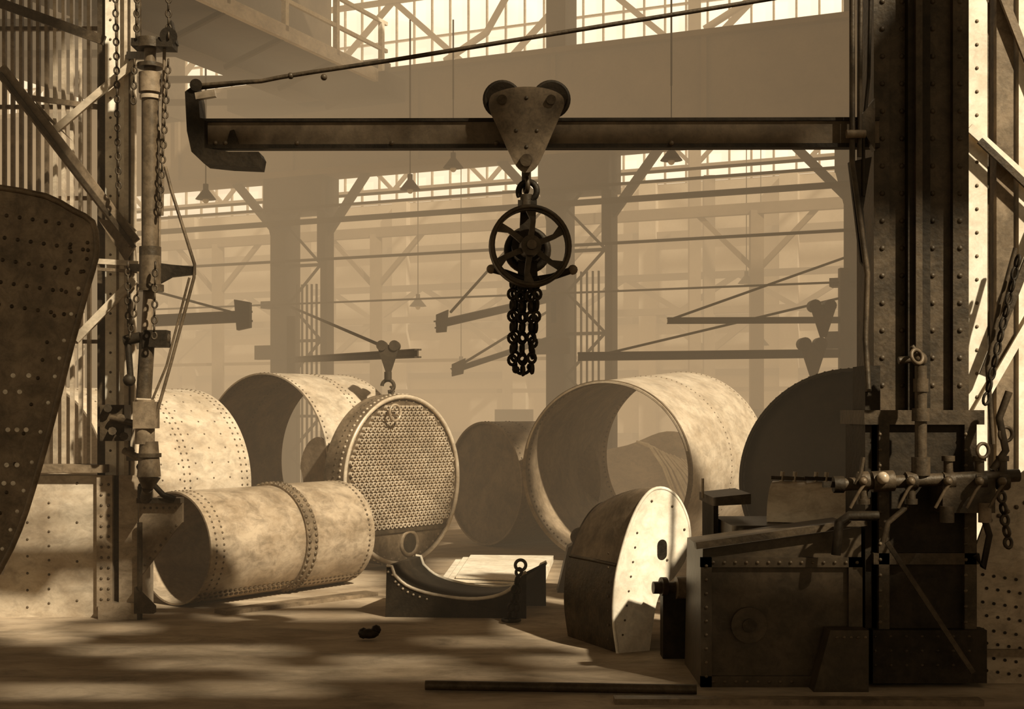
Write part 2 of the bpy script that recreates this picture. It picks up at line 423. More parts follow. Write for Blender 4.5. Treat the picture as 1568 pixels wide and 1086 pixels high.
b.box((3.3,21.2,0),(4.0,21.9,1.0),DARK); b.box((3.2,21.1,1.0),(4.1,22,1.08),BROWN)
b.cyl((3.6,21.4,1.08),(3.6,21.4,1.35),.1,DARK); b.ball((3.6,21.4,1.42),.13,DARK); b.done()
b=MB('canvas_sheet')
vs=[];N=24
for i in range(N+1):
    for j in range(9):
        vs.append((1.6+i*.14,24.3+.15*math.sin(i*.5),.25+j*.17+.05*math.sin(i*.7+j)-.003*(i-12)**2*(j/8)))
b.add(vs,[(i*9+j,(i+1)*9+j,(i+1)*9+j+1,i*9+j+1) for i in range(N) for j in range(8)],MID,True)
for x in (1.65,3.3,4.9): b.beam((x,24.5,0),(x,24.5,1.5),.08,.08,COLM)
b.done()
# trough
b=MB('flanged_throat_plate')
D=12.7
prof=[(592,866),(600,867)]+smooth2([(604,880),(622,896),(650,907),(690,915),(730,917),(765,911),(786,898),(797,880)],3)+[(806,876)]
front=[at(590,940,D)]+[at(u,v,D) for u,v in prof]+[at(806,950,D-.1)]
front[0].z=0.0; front[-1].z=0.0
b.prism(front,(0,.04,0),BLACK,mside=MID)
top=[at(u,v,D) for u,v in prof]
sh=V((.22,.85,0))
vs=[]
for p in top: vs+= [p,p+sh,p+sh-V((0,0,.03)),p-V((0,0,.03))]
fs=[]
for i in range(len(top)-1):
    for k in range(4): fs.append((i*4+k,i*4+(k+1)%4,(i+1)*4+(k+1)%4,(i+1)*4+k))
b.add(vs,fs,BLACK,True)
b.tube(top,.018,LIGHT,6); b.tube([p+sh for p in top],.02,PALE,6)
bk=[p+sh*.96 for p in front]; bk[0].z=bk[-1].z=0
b.prism(bk,(0,.03,0),BLACK)
for i in range(len(top)-1):
    p=top[i].lerp(top[i+1],.3); b.rivet(p+V((0,-.005,-.06)),(0,-1,0),.013,MID)
b.done(front[0])
b=MB('chain_sling')
p=at(786,960,12.35); p.z=0
b.chain(p+V((.02,0,.02)),p+V((.06,.2,.50)),.10,.055,.013,BLACK); b.chain(p+V((-.05,0,.02)),p+V((.06,.2,.50)),.10,.055,.013,BLACK)
b.torus(p+V((.07,.22,.52)),(0,1,0),.05,.016,DARK); b.torus(p+V((-.02,-.02,.03)),(0,0,1),.08,.016,BLACK)
b.done(p)
b=MB('sunlit_floor_sheets')  # pale sheets added to stand in for a sunlit patch of floor
for k in range(3): b.prism([(-.85+.1*k,14.9+.1*k,.01+.03*k),(.35,14.75,.01+.03*k),(.55,17.3,.01+.03*k),(-.75+.1*k,17.4,.01+.03*k)],(0,0,.02),PALE)
b.done()
b=MB('forged_bracket')
p=V((.5,14.4,0)); b.prism([p,p+V((.55,0,0)),p+V((.6,0,.3)),p+V((.35,0,.62)),p+V((.12,0,.5))],(0,.3,0),DARK); b.torus(p+V((.25,-.04,.62)),(0,1,.2),.08,.03,DARK); b.cyl(p+V((.3,-.06,.3)),p+V((.3,.1,.3)),.1,BROWN); b.done(p)
# flanged door sheet standing on edge
b=MB('firebox_door_sheet')
pn=V((.42,-.91,0)).normalized(); ps=V((.91,.42,0)).normalized(); base=at(950,1000,10.8); base.z=0
def pl(x,z): return base+ps*x+V((0,0,z))
edgeL=smooth2([(-.02,0),(-.06,.30),(-.04,.60),(.02,.84),(.10,1.06),(.20,1.24),(.32,1.345),(.46,1.34),(.58,1.24),(.665,1.06),(.685,.86)],4)
edgeR=smooth2([(.62,.72),(.52,.60),(.42,.52),(.35,.40),(.31,.20),(.28,0)],4)
out=edgeL+edgeR
b.prism([pl(x,z) for x,z in out],-pn*.03,PALE)
b.tube([pl(x,z)-pn*.01 for x,z in edgeL],.016,PALE,6)
for k in range(8): 
    b.rivet(pl(.02+.02*k,.15+.12*k)+pn*.003,pn,.010,RIV)
for (x,z) in ((.62,1.0),(.5,1.2),(.3,1.25),(.45,.75)): b.rivet(pl(x,z)+pn*.003,pn,.012,RIV)
b.cyl(pl(.40,.88)+pn*.006,pl(.40,.88)+pn*.003,.045,BLACK); b.cyl(pl(.40,.80)+pn*.006,pl(.40,.80)+pn*.003,.045,BLACK); b.prism([pl(.355,.80)+pn*.006,pl(.445,.80)+pn*.006,pl(.445,.88)+pn*.006,pl(.355,.88)+pn*.006],pn*.001,BLACK)
back=-pn*1.0
o2=edgeL
vs=[];segs=10
for j in range(segs+1):
    q=j/segs
    for x,z in o2:
        p=pl(x,z)-pn*.03; zz=z if z<.7 else .7+(z-.7)*(1-.25*q*q)
        vs.append(V((p.x,p.y,zz))+back*q*.85)
n2=len(o2); cut=10
def quads(i0,i1): return [(j*n2+i,j*n2+i+1,(j+1)*n2+i+1,(j+1)*n2+i) for j in range(segs) for i in range(i0,i1)]
b.add(vs,quads(cut,n2-1),BROWN,True); b.add(vs,quads(0,cut),DARK,True)
b.add([p+ps*.03-V((0,0,.02)) for p in vs],[f[::-1] for f in quads(0,n2-1)],DARK,True)
endp=[vs[segs*n2+i] for i in range(n2)]+[V((vs[segs*n2+n2-1].x,vs[segs*n2+n2-1].y,0))]
b.prism(endp,-pn*.03,DARK)
for k in range(7): b.rivet(pl(-.055,.1+.12*k)-pn*.1-ps*.004,-ps,.012,RIV)
b.tube([vs[j*n2+cut] for j in range(segs+1)],.016,DARK,6)
b.done(base)
b=MB('axle_stub')
p=at(1000,900,10.55)
b.cyl(p,at(1060,900,10.6),.05,DARK); b.cyl(at(1035,900,10.55),at(1050,900,10.56),.09,BROWN); b.cyl(at(1012,898,10.55),at(1020,898,10.56),.075,DARK)
b.box((p.x+.08,10.55,0),(p.x+.30,10.75,p.z),BLACK)
b.done()
# ---------------------------------------------------------------- dark machine bed
b=MB('machine_bed')
x0=at(1072,0,9.5).x; x1=2.54
b.prism([(x0,9.5,0),(x1,9.5,0),(x1,9.5,1.16),(x0+.02,9.5,1.0)],(0,.85,0),WOOD)
b.box((1.75,10.4,0),(3.0,11.35,1.09),WOOD)
b.beam((x0-.04,9.47,1.03),(x1+.02,9.47,1.2),.10,.05,DARK)
for (xa,xb,za,zb) in ((x0,x1,.0,.08),(x0,x1,.87,.94),(x0,x0+.08,0,.94),(x1-.10,x1,0,.94)):
    b.box((xa,9.465,za),(xb,9.5,zb),WOOD)
for k in range(9): b.rivet((x0+.04,9.46,.08+.1*k),(0,-1,0),.013,RIV)
b.rline((x0+.05,9.46,.905),(x1,9.46,.905),14,(0,-1,0),.013,RIV); b.rline((x0+.05,9.46,.04),(x0+.7,9.46,.04),8,(0,-1,0),.013,RIV)
b.prism([(x0+.78,9.3,0),(x1,9.3,0),(x1,9.3,.44),(x0+.9,9.3,.44)],(0,.18,0),WOOD); b.rline((x0+.92,9.295,.39),(x1,9.295,.39),5,(0,-1,0),.012,RIV)
b.cyl((x0+.35,9.46,.45),(x0+.35,9.5,.45),.13,WOOD,n=28); b.cyl((x0+.35,9.44,.45),(x0+.35,9.5,.45),.05,DARK)
b.done()
b=MB('machine_table')
b.prism([at(1092,762,10.9),at(1150,756,10.9),at(1150,772,10.9),at(1092,775,10.9)],(0,.8,0),DARK)
b.box((at(1094,0,10.9).x,10.95,0),(1.73,11.6,1.25),BLACK)
b.cyl((1.65,11.3,1.25),(1.65,11.3,1.42),.012,MID); b.done()
b=MB('small_flanged_drum')
q1=V((2.85,10.75,1.095)); q2=V((2.20,11.0,1.095)); b.shell(q2,q1,.32,.32,.02,LIGHT,n=40,a0=0,a1=180); b.shell(q1,q1+(q1-q2).normalized()*.03,.36,.36,.05,PALE,n=40,a0=0,a1=180)
b.shell(q2,q2+(q1-q2)*.02,.31,.31,.30,BROWN,n=40,a0=0,a1=180)
for fx in (.1,.25,.5,.62):
    pp=q2.lerp(q1,fx)+V((0,0,.31)); b.cyl(pp,pp+V((.01,0,.09)),.018,MID,n=8); b.beam(pp+V((-.09,0,.04)),pp+V((.1,0,.03)),.03,.03,DARK)
b.done()
# ---------------------------------------------------------------- foreground jib crane column (right)
b=MB('riveted_crane_column')
X=lambda u,d=9.75:at(u,0,d).x
def vb(u0,u1,d0,d1,v0,v1,m,d=None):
    d=d or d0
    b.box((X(u0,d),d0,max(0,at(0,v1,d).z)),(X(u1,d),d1,at(0,v0,d).z),m)
vb(1340,1480,9.78,10.3,-60,1040,DARK)
vb(1338,1362,9.74,9.79,-60,1040,DARK,9.74); vb(1388,1422,9.70,9.79,-60,1040,BLACK,9.74); vb(1458,1482,9.72,9.79,-60,1040,DARK,9.74)
vb(1400,1410,9.66,9.71,-60,640,DARK,9.70)
for u,dd in ((1351,9.74),(1381,9.78),(1428,9.78),(1470,9.72)):
    for v in range(-40,700,42): b.rivet(at(u,v,dd),(0,-1,0),.022,DARK)
vb(1328,1500,9.45,10.3,960,1040,BLACK,9.6); vb(1332,1492,9.55,10.3,640,1000,BLACK,9.6); vb(1322,1345,9.55,9.9,560,1000,BLACK,9.6)
vb(1318,1500,9.5,10.2,628,650,DARK,9.6)
vb(1340,1356,9.50,9.56,650,960,DARK,9.6); vb(1470,1488,9.50,9.56,650,960,DARK,9.6); vb(1332,1492,9.50,9.56,845,862,DARK,9.6)
for v in range(665,960,24):
    b.rivet(at(1348,v,9.50),(0,-1,0),.014,RIV); b.rivet(at(1479,v,9.50),(0,-1,0),.014,RIV)
for v in range(975,1035,22):
    for u in range(1340,1498,24): b.rivet(at(u,v,9.45),(0,-1,0),.012,DARK)
b.done()
b=MB('lattice_post')
def lb(u0,u1,d0,d1,v0,v1,m): b.box((X(u0,d0),d0,max(0,at(0,v1,d0).z)),(X(u1,d0),d1,at(0,v0,d0).z),m)
lb(1480,1512,10.4,10.55,-80,1100,PALE); lb(1526,1552,10.4,10.7,-80,1100,BROWN); lb(1560,1600,10.4,10.6,-80,1100,PALE); lb(1512,1516,10.45,10.5,-80,1100,DARK)  # first post is pale to paint in its sunlit face
for (p,q,w,m) in (((1484,195,10.35),(1600,300,10.35),.07,PALE),((1600,330,10.3),(1505,575,10.3),.06,DARK),((1500,215,10.3),(1600,310,10.3),.05,DARK),((1530,-20,10.35),(1600,160,10.35),.06,BROWN),((1490,640,10.35),(1600,450,10.35),.06,PALE)):
    b.beam(at(*p),at(*q),.03,w,m)
for v in range(-40,640,36): b.rivet(at(1496,v,10.4),(0,-1,0),.016,BROWN)
b.tube([at(1555,380,10.2),at(1530,470,10.2),at(1512,560,10.2),at(1520,680,10.2)],.02,DARK)
b.chain(at(1560,390,10.1),at(1508,620,10.1),.12,.05,.012,BLACK)
b.done()
b=MB('perforated_bracket_plate')
b.prism([at(1490,850,9.6),at(1508,800,9.6),at(1535,745,9.6),at(1600,700,9.6),at(1600,1047,9.6),at(1497,1047,9.6)],(0,.03,0),MID)
for u in range(1505,1600,17):
    for v in range(880,1040,21):
        b.cyl(at(u+(v%2)*6,v+(u-1505)*.15,9.595),at(u+(v%2)*6,v+(u-1505)*.15,9.59),.012,BLACK,n=10)
b.beam(at(1497,1000,9.56),at(1600,1000,9.56),.04,.05,BROWN); b.rline(at(1510,800,9.59),at(1590,760,9.59),6,(0,-1,0),.018,RIV)
b.done()
b=MB('control_rods')
b.tube([at(1305,-60,9.6),at(1305,250,9.6),at(1312,300,9.6),at(1328,420,9.6),at(1325,520,9.6),at(1330,600,9.52)],.022,DARK)
b.tube([at(1318,-60,9.6),at(1316,240,9.6)],.018,DARK); b.tube([at(1334,-60,9.62),at(1330,120,9.62),at(1322,200,9.62),at(1322,300,9.62)],.014,BLACK)
b.prism([at(1300,248,9.62),at(1335,240,9.62),at(1322,320,9.62),at(1333,420,9.62),at(1318,400,9.62)],(0,.04,0),BLACK)
b.prism([at(1312,185,9.6),at(1340,150,9.6),at(1340,230,9.6)],(0,.08,0),DARK)
b.cyl(at(1296,205,9.55),at(1325,205,9.55),.03,BROWN)
b.done()
# valve manifold
b=MB('hydraulic_valve_manifold')
d=9.3
b.cyl(at(1290,742,d),at(1560,728,d),.046,DARK,n=16)
b.cyl(at(1276,742,d),at(1292,742,d),.06,BLACK,n=8); b.ball(at(1352,732,d-.08),.045,MID); b.cyl(at(1335,738,d),at(1368,736,d),.075,DARK)
b.cyl(at(1410,735,d),at(1410,560,d),.042,DARK,n=14); b.cyl(at(1410,645,d),at(1410,625,d),.065,DARK,n=8); b.cyl(at(1410,728,d),at(1410,700,d),.065,DARK)
b.ball(at(1408,550,d),.055,DARK); b.torus(at(1404,546,d-.07),(.5,-1,.3),.05,.014,RIV); b.cyl(at(1376,552,d),at(1400,550,d),.026,DARK); b.cyl(at(1408,545,d),at(1396,530,d),.018,DARK); b.cyl(at(1410,600,d),at(1410,580,d),.055,DARK,n=8)
for u,up in ((1322,0),(1395,0),(1452,1),(1500,1),(1535,1)):
    b.cyl(at(u-8,737,d),at(u+8,736,d),.068,DARK,n=8); b.cyl(at(u,735,d),at(u,702 if up else 768,d),.032,DARK)
    b.cyl(at(u,706 if up else 764,d),at(u,698 if up else 772,d),.048,DARK,n=8); b.cyl(at(u,735,d),at(u,737,d-.12),.034,DARK,n=10); b.ball(at(u,737,d-.13),.030,RIV)
    b.tube([at(u-20,778,d-.12),at(u-6,752,d-.13),at(u+4,738,d-.13)],.012,RIV,6)
b.torus(at(1505,690,d-.05),(.4,-1,0),.05,.013,RIV); b.torus(at(1540,665,d),(.2,-1,0),.05,.013,RIV)
b.tube([at(1520,720,d),at(1540,690,d),at(1530,640,d),at(1545,600,d)],.028,DARK)
b.tube([at(1390,775,d),at(1360,800,d),at(1352,830,d)],.02,DARK)
b.beam(at(1358,830,d),at(1490,1030,d),.02,.035,DARK)
b.beam(at(1260,742,d),at(1310,742,d),.05,.04,BLACK); b.tube([at(1345,790,d),at(1300,790,d),at(1285,800,d),at(1280,850,d)],.035,BLACK)
b.tube([at(1310,742,d-.1),at(1318,725,d-.1),at(1322,700,d-.1)],.015,DARK,6)
b.chain(at(1530,735,d),at(1545,840,d),.10,.06,.014,DARK); b.box((at(1440,0,d).x,d-.05,1.28),(at(1520,0,d).x,d+.25,1.52),DARK)
b.cyl(at(1450,775,d-.05),at(1450,800,d-.05),.05,DARK); b.cyl(at(1508,770,d-.05),at(1508,800,d-.05),.045,BROWN)
b.tube([at(1500,770,d),at(1515,820,d),at(1505,870,d),at(1495,850,d)],.025,BLACK)
b.cyl(at(1345,738,d),V((at(1345,0,d).x,9.6,1.5)),.05,DARK); b.cyl(at(1470,738,d),V((at(1470,0,d).x,9.7,1.5)),.05,DARK)
b.done()

# ---------------------------------------------------------------- the jib + trolley
b=MB('jib_crane_beam')
L=at(310,206,9.7); Rr=at(1345,202,9.72); L.y=9.7; z=L.z; Rr.z=z+.015
hb=.225
b.beam(L,Rr,.03,hb,WEB); b.beam(L+V((0,0,hb/2-.012)),Rr+V((0,0,hb/2-.012)),.07,.024,BLACK); b.beam(L-V((0,0,hb/2-.015)),Rr-V((0,0,hb/2-.015)),.10,.03,BLACK)
hk=[(283,140),(299,128),(304,150),(306,180),(313,182),(313,226),(350,232),(396,232),(400,240),(397,256),(350,254),(312,250),(293,232),(286,200)]
b.prism([at(u,v,9.58) for u,v in hk],(0,.2,0),BLACK)
b.beam(at(300,148,9.6),at(330,143,9.6),.05,.05,MID); b.cyl(at(300,130,9.56),at(300,130,9.84),.045,BLACK)
b.tube([at(300,131,9.7),at(400,124,9.7),at(430,118,9.7),at(480,110,9.7),at(600,92,9.7),at(870,48,9.7),at(1180,-2,9.7),at(1345,-30,9.75)],.017,DARK)
b.tube([at(300,136,9.72),at(400,124,9.72)],.012,BLACK)
b.ball(at(445,116,9.7),.025,DARK); b.ball(at(496,118,9.7),.025,DARK)
for u in (330,345,455,600,760,1028): b.ball(at(u,219,9.66),.02,RIV,8)
b.prism([at(352,200,9.66),at(358,198,9.66),at(366,222,9.66),at(345,224,9.66)],(0,.03,0),BLACK)
b.done()
b=MB('chain_hoist')
tri=smooth2([(748,160),(752,146),(768,138),(792,133),(822,133),(846,138),(861,147),(864,160),(858,176),(828,244),(816,260),(806,264),(797,260),(785,244),(753,176),(748,160)],3)[:-1]
for dd in (9.50,9.86): b.prism([at(u,v,dd) for u,v in tri],(0,.03,0),RIV if dd<9.6 else DARK)
for u in (769,844):
    b.cyl(at(u,152,9.54),at(u,152,9.84),.118,BLACK,n=32)
    b.torus(at(u,152,9.55),(0,1,0),.125,.018,BLACK); b.torus(at(u,152,9.83),(0,1,0),.125,.018,BLACK)
    b.cyl(at(u,152,9.47),at(u,152,9.92),.035,DARK,n=16)
for (u,v) in ((806,150),(790,200),(822,200),(806,225)): b.rivet(at(u,v,9.5),(0,-1,0),.016,DARK)
b.cyl(at(806,245,9.45),at(806,245,9.9),.045,DARK)
b.cyl(at(806,262,9.68),at(806,282,9.68),.035,DARK)
cx=at(808,293,9.66)
b.torus(cx,(.3,1,0),.07,.024,BLACK,a0=-60,a1=210,n=20)
b.torus(at(806,284,9.66),(1,.2,0),.05,.018,DARK)
b.cyl(at(806,298,9.66),at(806,325,9.66),.045,DARK); b.beam(at(793,312,9.66),at(822,312,9.66),.06,.05,BLACK)
wc=at(812,377,9.5); wn=V((.12,-1,.03)).normalized()
_,wx,wy=b.frame(wc,wc+wn)
b.shell(wc-wn*.035,wc+wn*.035,.297,.297,.035,DARK,n=48); b.torus(wc+wn*.035,wn,.285,.016,DARK,n=48); b.torus(wc-wn*.035,wn,.285,.016,DARK,n=48)
b.cyl(wc-wn*.1,wc+wn*.06,.075,DARK); b.cyl(wc+wn*.06,wc+wn*.09,.035,RIV)
for k in range(6):
    t=math.radians(90+60*k)
    def pp_(r,dt): return wc+wx*math.cos(t+dt)*r+wy*math.sin(t+dt)*r
    L_=[pp_(.05,-.5),pp_(.12,-.05),pp_(.19,.02),pp_(.27,-.12)]; R_=[pp_(.27,.16),pp_(.19,.22),pp_(.12,.28),pp_(.05,.5)]
    b.prism(L_+R_,-wn*.025,DARK)
bc=at(808,380,9.78)
b.cyl(bc-V((0,.16,0)),bc+V((0,.18,0)),.12,BLACK,n=28); b.torus(bc+V((0,.12,0)),(0,1,0),.15,.03,BLACK)
b.tube([at(752,412,9.68),at(775,418,9.68),at(808,430,9.68),at(845,424,9.68),at(880,412,9.68)],.026,BLACK); b.ball(at(752,412,9.68),.035,BROWN); b.ball(at(877,413,9.68),.038,BROWN)
b.prism([at(797,318,9.7),at(818,318,9.7),at(824,436,9.7),at(792,436,9.7)],(0,.05,0),BLACK)
for u,v0,v1,dd,w in ((784,425,560,9.6,.06),(790,425,570,9.7,.06),(796,430,575,9.62,.06),(804,432,555,9.72,.055),(811,430,572,9.6,.06),(818,430,550,9.7,.06),(824,425,510,9.6,.055)):
    b.chain(at(u,v0,dd),at(u+random.uniform(-6,5),v1,dd),.095,w,.013,BLACK)
b.torus(at(800,560,9.66),(0,1,0),.06,.012,BLACK,a0=180,a1=360); b.ball(at(790,566,9.62),.03,BLACK,8); b.ball(at(812,562,9.68),.03,BLACK,8)
b.done()

# ---------------------------------------------------------------- left support frame
D=12.7
b=MB('crane_support_frame')
ped=[at(55,728,D),at(209,728,D),at(209,945,D),at(-80,945,D),at(-60,880,D),at(5,880,D)]
ped[2].z=0;ped[3].z=0
b.prism(ped,(0,.6,0),LIGHT)
def L2(u0,u1,v0,v1,d0,d1,m): b.box((at(u0,0,d0).x,d0,max(0,at(0,v1,d0).z)),(at(u1,0,d0).x,d1,at(0,v0,d0).z),m)
L2(48,160,712,724,12.6,12.9,BROWN); L2(148,172,728,935,12.64,12.7,MID); L2(182,211,728,945,12.62,12.7,MID); L2(150,210,924,950,12.55,12.7,MID); L2(172,182,728,935,12.69,12.7,DARK)
for u in (155,166,190,204):
    for v in range(742,930,16): b.rivet(at(u,v,12.63 if u>180 else 12.64),(0,-1,0),.016,RIV)
for u,vs_ in ((75,range(770,930,22)),(42,range(800,940,26)),(118,range(740,930,60))):
    for v in vs_: b.rivet(at(u,v,12.7),(0,-1,0),.014,RIV)
L2(161,198,-80,728,12.75,13.0,PALE); L2(149,161,-80,728,12.8,13.0,DARK); L2(190,206,-80,728,12.68,12.75,LIGHT); L2(178,181,-80,728,12.74,12.76,BROWN); L2(197,199,-80,728,12.66,12.69,DARK)  # pale pillar colour stands in for sun that is blocked here
for v in range(-60,720,30): b.rivet(at(169,v,12.75),(0,-1,0),.014,RIV)
for u in range(-60,148,13): L2(u-2,u+3,-60,714,13.05,13.1,LIGHT if u>70 else BROWN)
for v in (40,160,300,520): L2(-60,150,v,v+6,13.1,13.14,BROWN)
for (p,q,w,m) in (((0,105,12.6),(206,372,12.6),.13,BROWN),((0,112,12.55),(206,379,12.55),.04,DARK),((86,198,12.62),(210,92,12.62),.07,LIGHT),((116,520,12.62),(206,428,12.62),.08,LIGHT),((-40,-10,12.62),(160,62,12.62),.09,DARK),
    ((150,400,12.6),(212,404,12.6),.05,LIGHT),((150,412,12.6),(212,416,12.6),.03,BROWN),((50,150,12.9),(160,165,12.9),.05,BROWN),((150,300,12.66),(206,355,12.66),.05,LIGHT)):
    b.beam(at(*p),at(*q),.04,w,m)
b.prism([at(150,335,12.6),at(190,340,12.6),at(206,378,12.6),at(192,400,12.6)],(0,.03,0),BROWN)
b.prism([at(50,150,12.6),at(86,190,12.6),at(110,215,12.6),at(70,180,12.6)],(0,.03,0),BROWN)
b.done()
b=MB('gusset_bracket')
b.prism([at(213,766,12.6),at(279,766,12.6),at(279,800,12.6),at(262,820,12.6),at(240,850,12.6),at(213,886,12.6)],(0,.06,0),INNER)
b.beam(at(212,766,12.58),at(279,766,12.58),.14,.05,DARK)
b.rline(at(216,778,12.6),at(274,778,12.6),6,(0,-1,0),.014,RIV); b.rline(at(218,870,12.6),at(274,800,12.6),7,(0,-1,0),.014,RIV)
b.cyl(at(222,764,12.5),at(222,745,12.5),.07,BLACK); b.tube([at(214,745,12.55),at(235,742,12.5),at(250,758,12.5),at(268,764,12.5)],.03,BLACK)
b.cyl(V((at(214,0,12.55).x,12.55,0)),at(214,800,12.55),.025,DARK)
b.prism([at(205,900,12.5),at(235,930,12.5),at(235,940,12.5),at(205,940,12.5)],(0,.1,0),DARK)
b.done()
b=MB('hydraulic_lift_cylinder')
d=12.2
b.cyl(at(230,150,d),at(230,385,d),.078,RIV,n=24); b.cyl(at(230,70,d),at(230,150,d),.055,RIV,n=20)
for v0,v1,r,m in ((112,142,.105,BROWN),(98,104,.12,DARK),(378,392,.10,DARK),(392,440,.10,RIV),(436,446,.125,DARK),(60,75,.13,DARK),(146,152,.095,MID)):
    b.cyl(at(230,v0,d),at(230,v1,d),r,m,n=24)
b.cyl(at(228,440,d),at(224,520,d),.05,BROWN); b.cyl(at(226,510,d),at(220,610,d),.07,DARK); b.box((at(222,0,d).x,d-.08,at(0,532,d).z),(at(258,0,d).x,d+.08,at(0,506,d).z),BLACK); b.ball(at(252,518,d),.06,DARK)
b.cyl(at(190,522,d),at(215,516,d),.05,BLACK); b.ball(at(198,582,d),.06,BLACK); b.cyl(at(196,525,d),at(200,580,d),.03,BLACK)
b.cyl(at(222,612,d),at(222,680,d),.09,BROWN,n=16); b.box((at(208,0,d).x,d-.1,at(0,656,d).z),(at(240,0,d).x,d+.1,at(0,615,d).z),BROWN)
b.cyl(at(228,676,d),at(228,730,d),.085,RIV,r2=.11,n=22); b.cyl(at(228,730,d),at(226,748,d),.11,DARK,r2=.05); b.cyl(at(228,694,d),at(228,700,d),.115,DARK,n=22)
b.box((at(158,0,12.5).x,12.4,at(0,675,12.5).z),(at(195,0,12.5).x,12.62,at(0,620,12.5).z),DARK)
for (u,v) in ((165,625),(185,640),(172,660),(190,668),(200,690),(215,715)): b.cyl(at(u,v,12.42),at(u,v,12.32),.04,random.choice((BLACK,DARK,RIV)),n=8)
b.tube([at(170,640,12.35),at(205,648,12.3),at(215,640,d)],.03,DARK); b.tube([at(190,690,12.35),at(210,700,12.3),at(228,700,d)],.035,BROWN)
for v in (85,410,650,700): b.beam(at(198,v,12.68),at(228,v,d),.06,.07,DARK)
b.prism([at(240,402,d),at(262,405,d),at(298,408,d),at(298,420,d),at(262,424,d),at(240,436,d)],(0,.06,0),BLACK)
b.tube([at(253,255,d),at(262,290,d),at(298,405,d),at(297,425,d),at(262,555,d),at(238,640,d)],.016,RIV)
b.tube([at(290,425,d),at(255,560,d),at(230,620,d)],.012,RIV)
b.tube([at(252,60,d),at(250,180,d),at(248,330,d)],.016,BROWN)
b.tube([at(236,150,d),at(246,220,d),at(244,380,d)],.012,BROWN)
b.beam(at(205,68,d),at(268,70,d),.2,.07,BLACK); b.prism([at(238,66,d),at(262,30,d),at(270,66,d)],(0,.1,0),BLACK); b.cyl(at(258,55,d-.1),at(258,55,d+.1),.08,BLACK)
b.cyl(at(212,-60,d),at(212,65,d),.03,DARK)
for (p,q) in (((210,-40,12.1),(209,60,12.1)),((258,-40,12.1),(258,60,12.1)),((258,90,12.1),(244,330,12.1)),((176,-40,12.4),(182,300,12.4)),((212,440,12.1),(198,520,12.1)),((196,400,12.3),(196,500,12.3)),((238,400,12.0),(236,520,12.0)),((206,90,12.1),(204,160,12.1))):
    b.chain(at(*p),at(*q),.085,.045,.010,DARK)
b.cyl(at(226,748,d),V((at(222,0,12.5).x,12.5,at(0,764,12.5).z)),.05,DARK)
b.done()
b=MB('riveted_throat_sheet')
D=9.4
edge=smooth2([(0,287),(70,300),(112,322),(142,340),(148,370),(147,395),(134,440),(112,520),(98,575),(76,660),(50,750),(30,810),(0,872),(-60,960),(-140,1020)],2)
pts=[(-120,262)]+edge+[(-260,1052),(-420,1052),(-420,262)]
P3=[at(u,v,D) for u,v in pts]
for p in P3: p.z=max(p.z,0)
b.prism(P3,(0,.035,0),SHEET)
b.tube([at(u,v,D) for u,v in edge],.022,SHEET,8)
for i in range(8,len(edge)-4):
    u,v=edge[i]
    for off in (14,40):
        b.rivet(at(u-off,v+off*.1,D),(0,-1,0),.015,HOLEL if (v>430 and off<20) else DARK)
for r_ in range(5):
    for c_ in range(7):
        u=10+c_*20-r_*3; v=330+r_*34+c_*3
        if u<128: b.rivet(at(u,v,D),(0,-1,0),.016,DARK)
for v,us in ((575,(20,44)),(600,(8,30)),(658,(12,26,40)),(712,(10,26)),(740,(6,20))):
    for u in us: b.cyl(at(u,v,D),at(u,v,D-.006),.017,HOLEL,n=10)  # pale discs stand in for lit holes in the sheet
b.done(P3[7])

# ---------------------------------------------------------------- floor litter
b=MB('steel_bar'); b.cyl((-.62,9.35,.04),(1.3,9.2,.04),.035,DARK,n=14); b.done()
b=MB('timber_plank'); b.prism([(.7,8.9,0),(3.2,8.85,0),(3.2,8.97,0),(.7,9.02,0)],(0,0,.04),BROWN); b.done()
b=MB('scrap_lump'); p=at(565,976,11.4); p.z=.06
b.ball(p,.075,BLACK,10,(1.2,.8,.6)); b.ball(p+V((.06,.02,.03)),.045,BLACK,8); b.ball(p+V((-.05,.02,.0)),.05,BLACK,8); b.done(p)
b=MB('timber_chock'); b.prism([(-2.95,12.95,0),(-1.6,14.3,0),(-1.45,14.15,0),(-2.8,12.8,0)],(0,0,.04),BROWN); b.done()

# ---------------------------------------------------------------- sun through an unseen roof, cut as a gobo
SD=V((-.53,.60,-.70)).normalized()
CZ=12.0
targets=[
 ((-4.95,12.3,0.05),(-4.35,12.8,1.5)),((-4.2,12.3,0.4),(-3.7,12.8,1.5)),
 ((-4.15,12.5,1.6),(-3.6,12.9,6)),
 ((-3.4,13.0,.2),(-1.4,15.8,1.3)),
 ((-5.2,14.5,1.0),(-3.1,16.4,2.3)),
 ((-3.3,17.0,1.6),(-1.3,19,2.6)),
 ((-2.1,15.9,1.15),(-.6,17.5,2.25)),
 ((1.2,17.0,1.2),(4.4,20.6,2.8)),
 ((1.2,10.3,0),(2.0,11.3,1.5)),
 ((-.9,15.0,0),(.7,17.6,.1)),
 ((-2.9,12.6,0),(-1.0,14.6,.05)),
 ((3.5,10.2,0),(4.2,10.7,6)),
 ((2.2,10.5,1.2),(3.0,11.2,1.6)),
 ((-4.9,11.7,0),(-4.2,12.3,.05)),((-4.4,11.3,0),(-3.9,11.8,.05)),((-3.95,11.9,0),(-3.4,12.2,.05)),
]
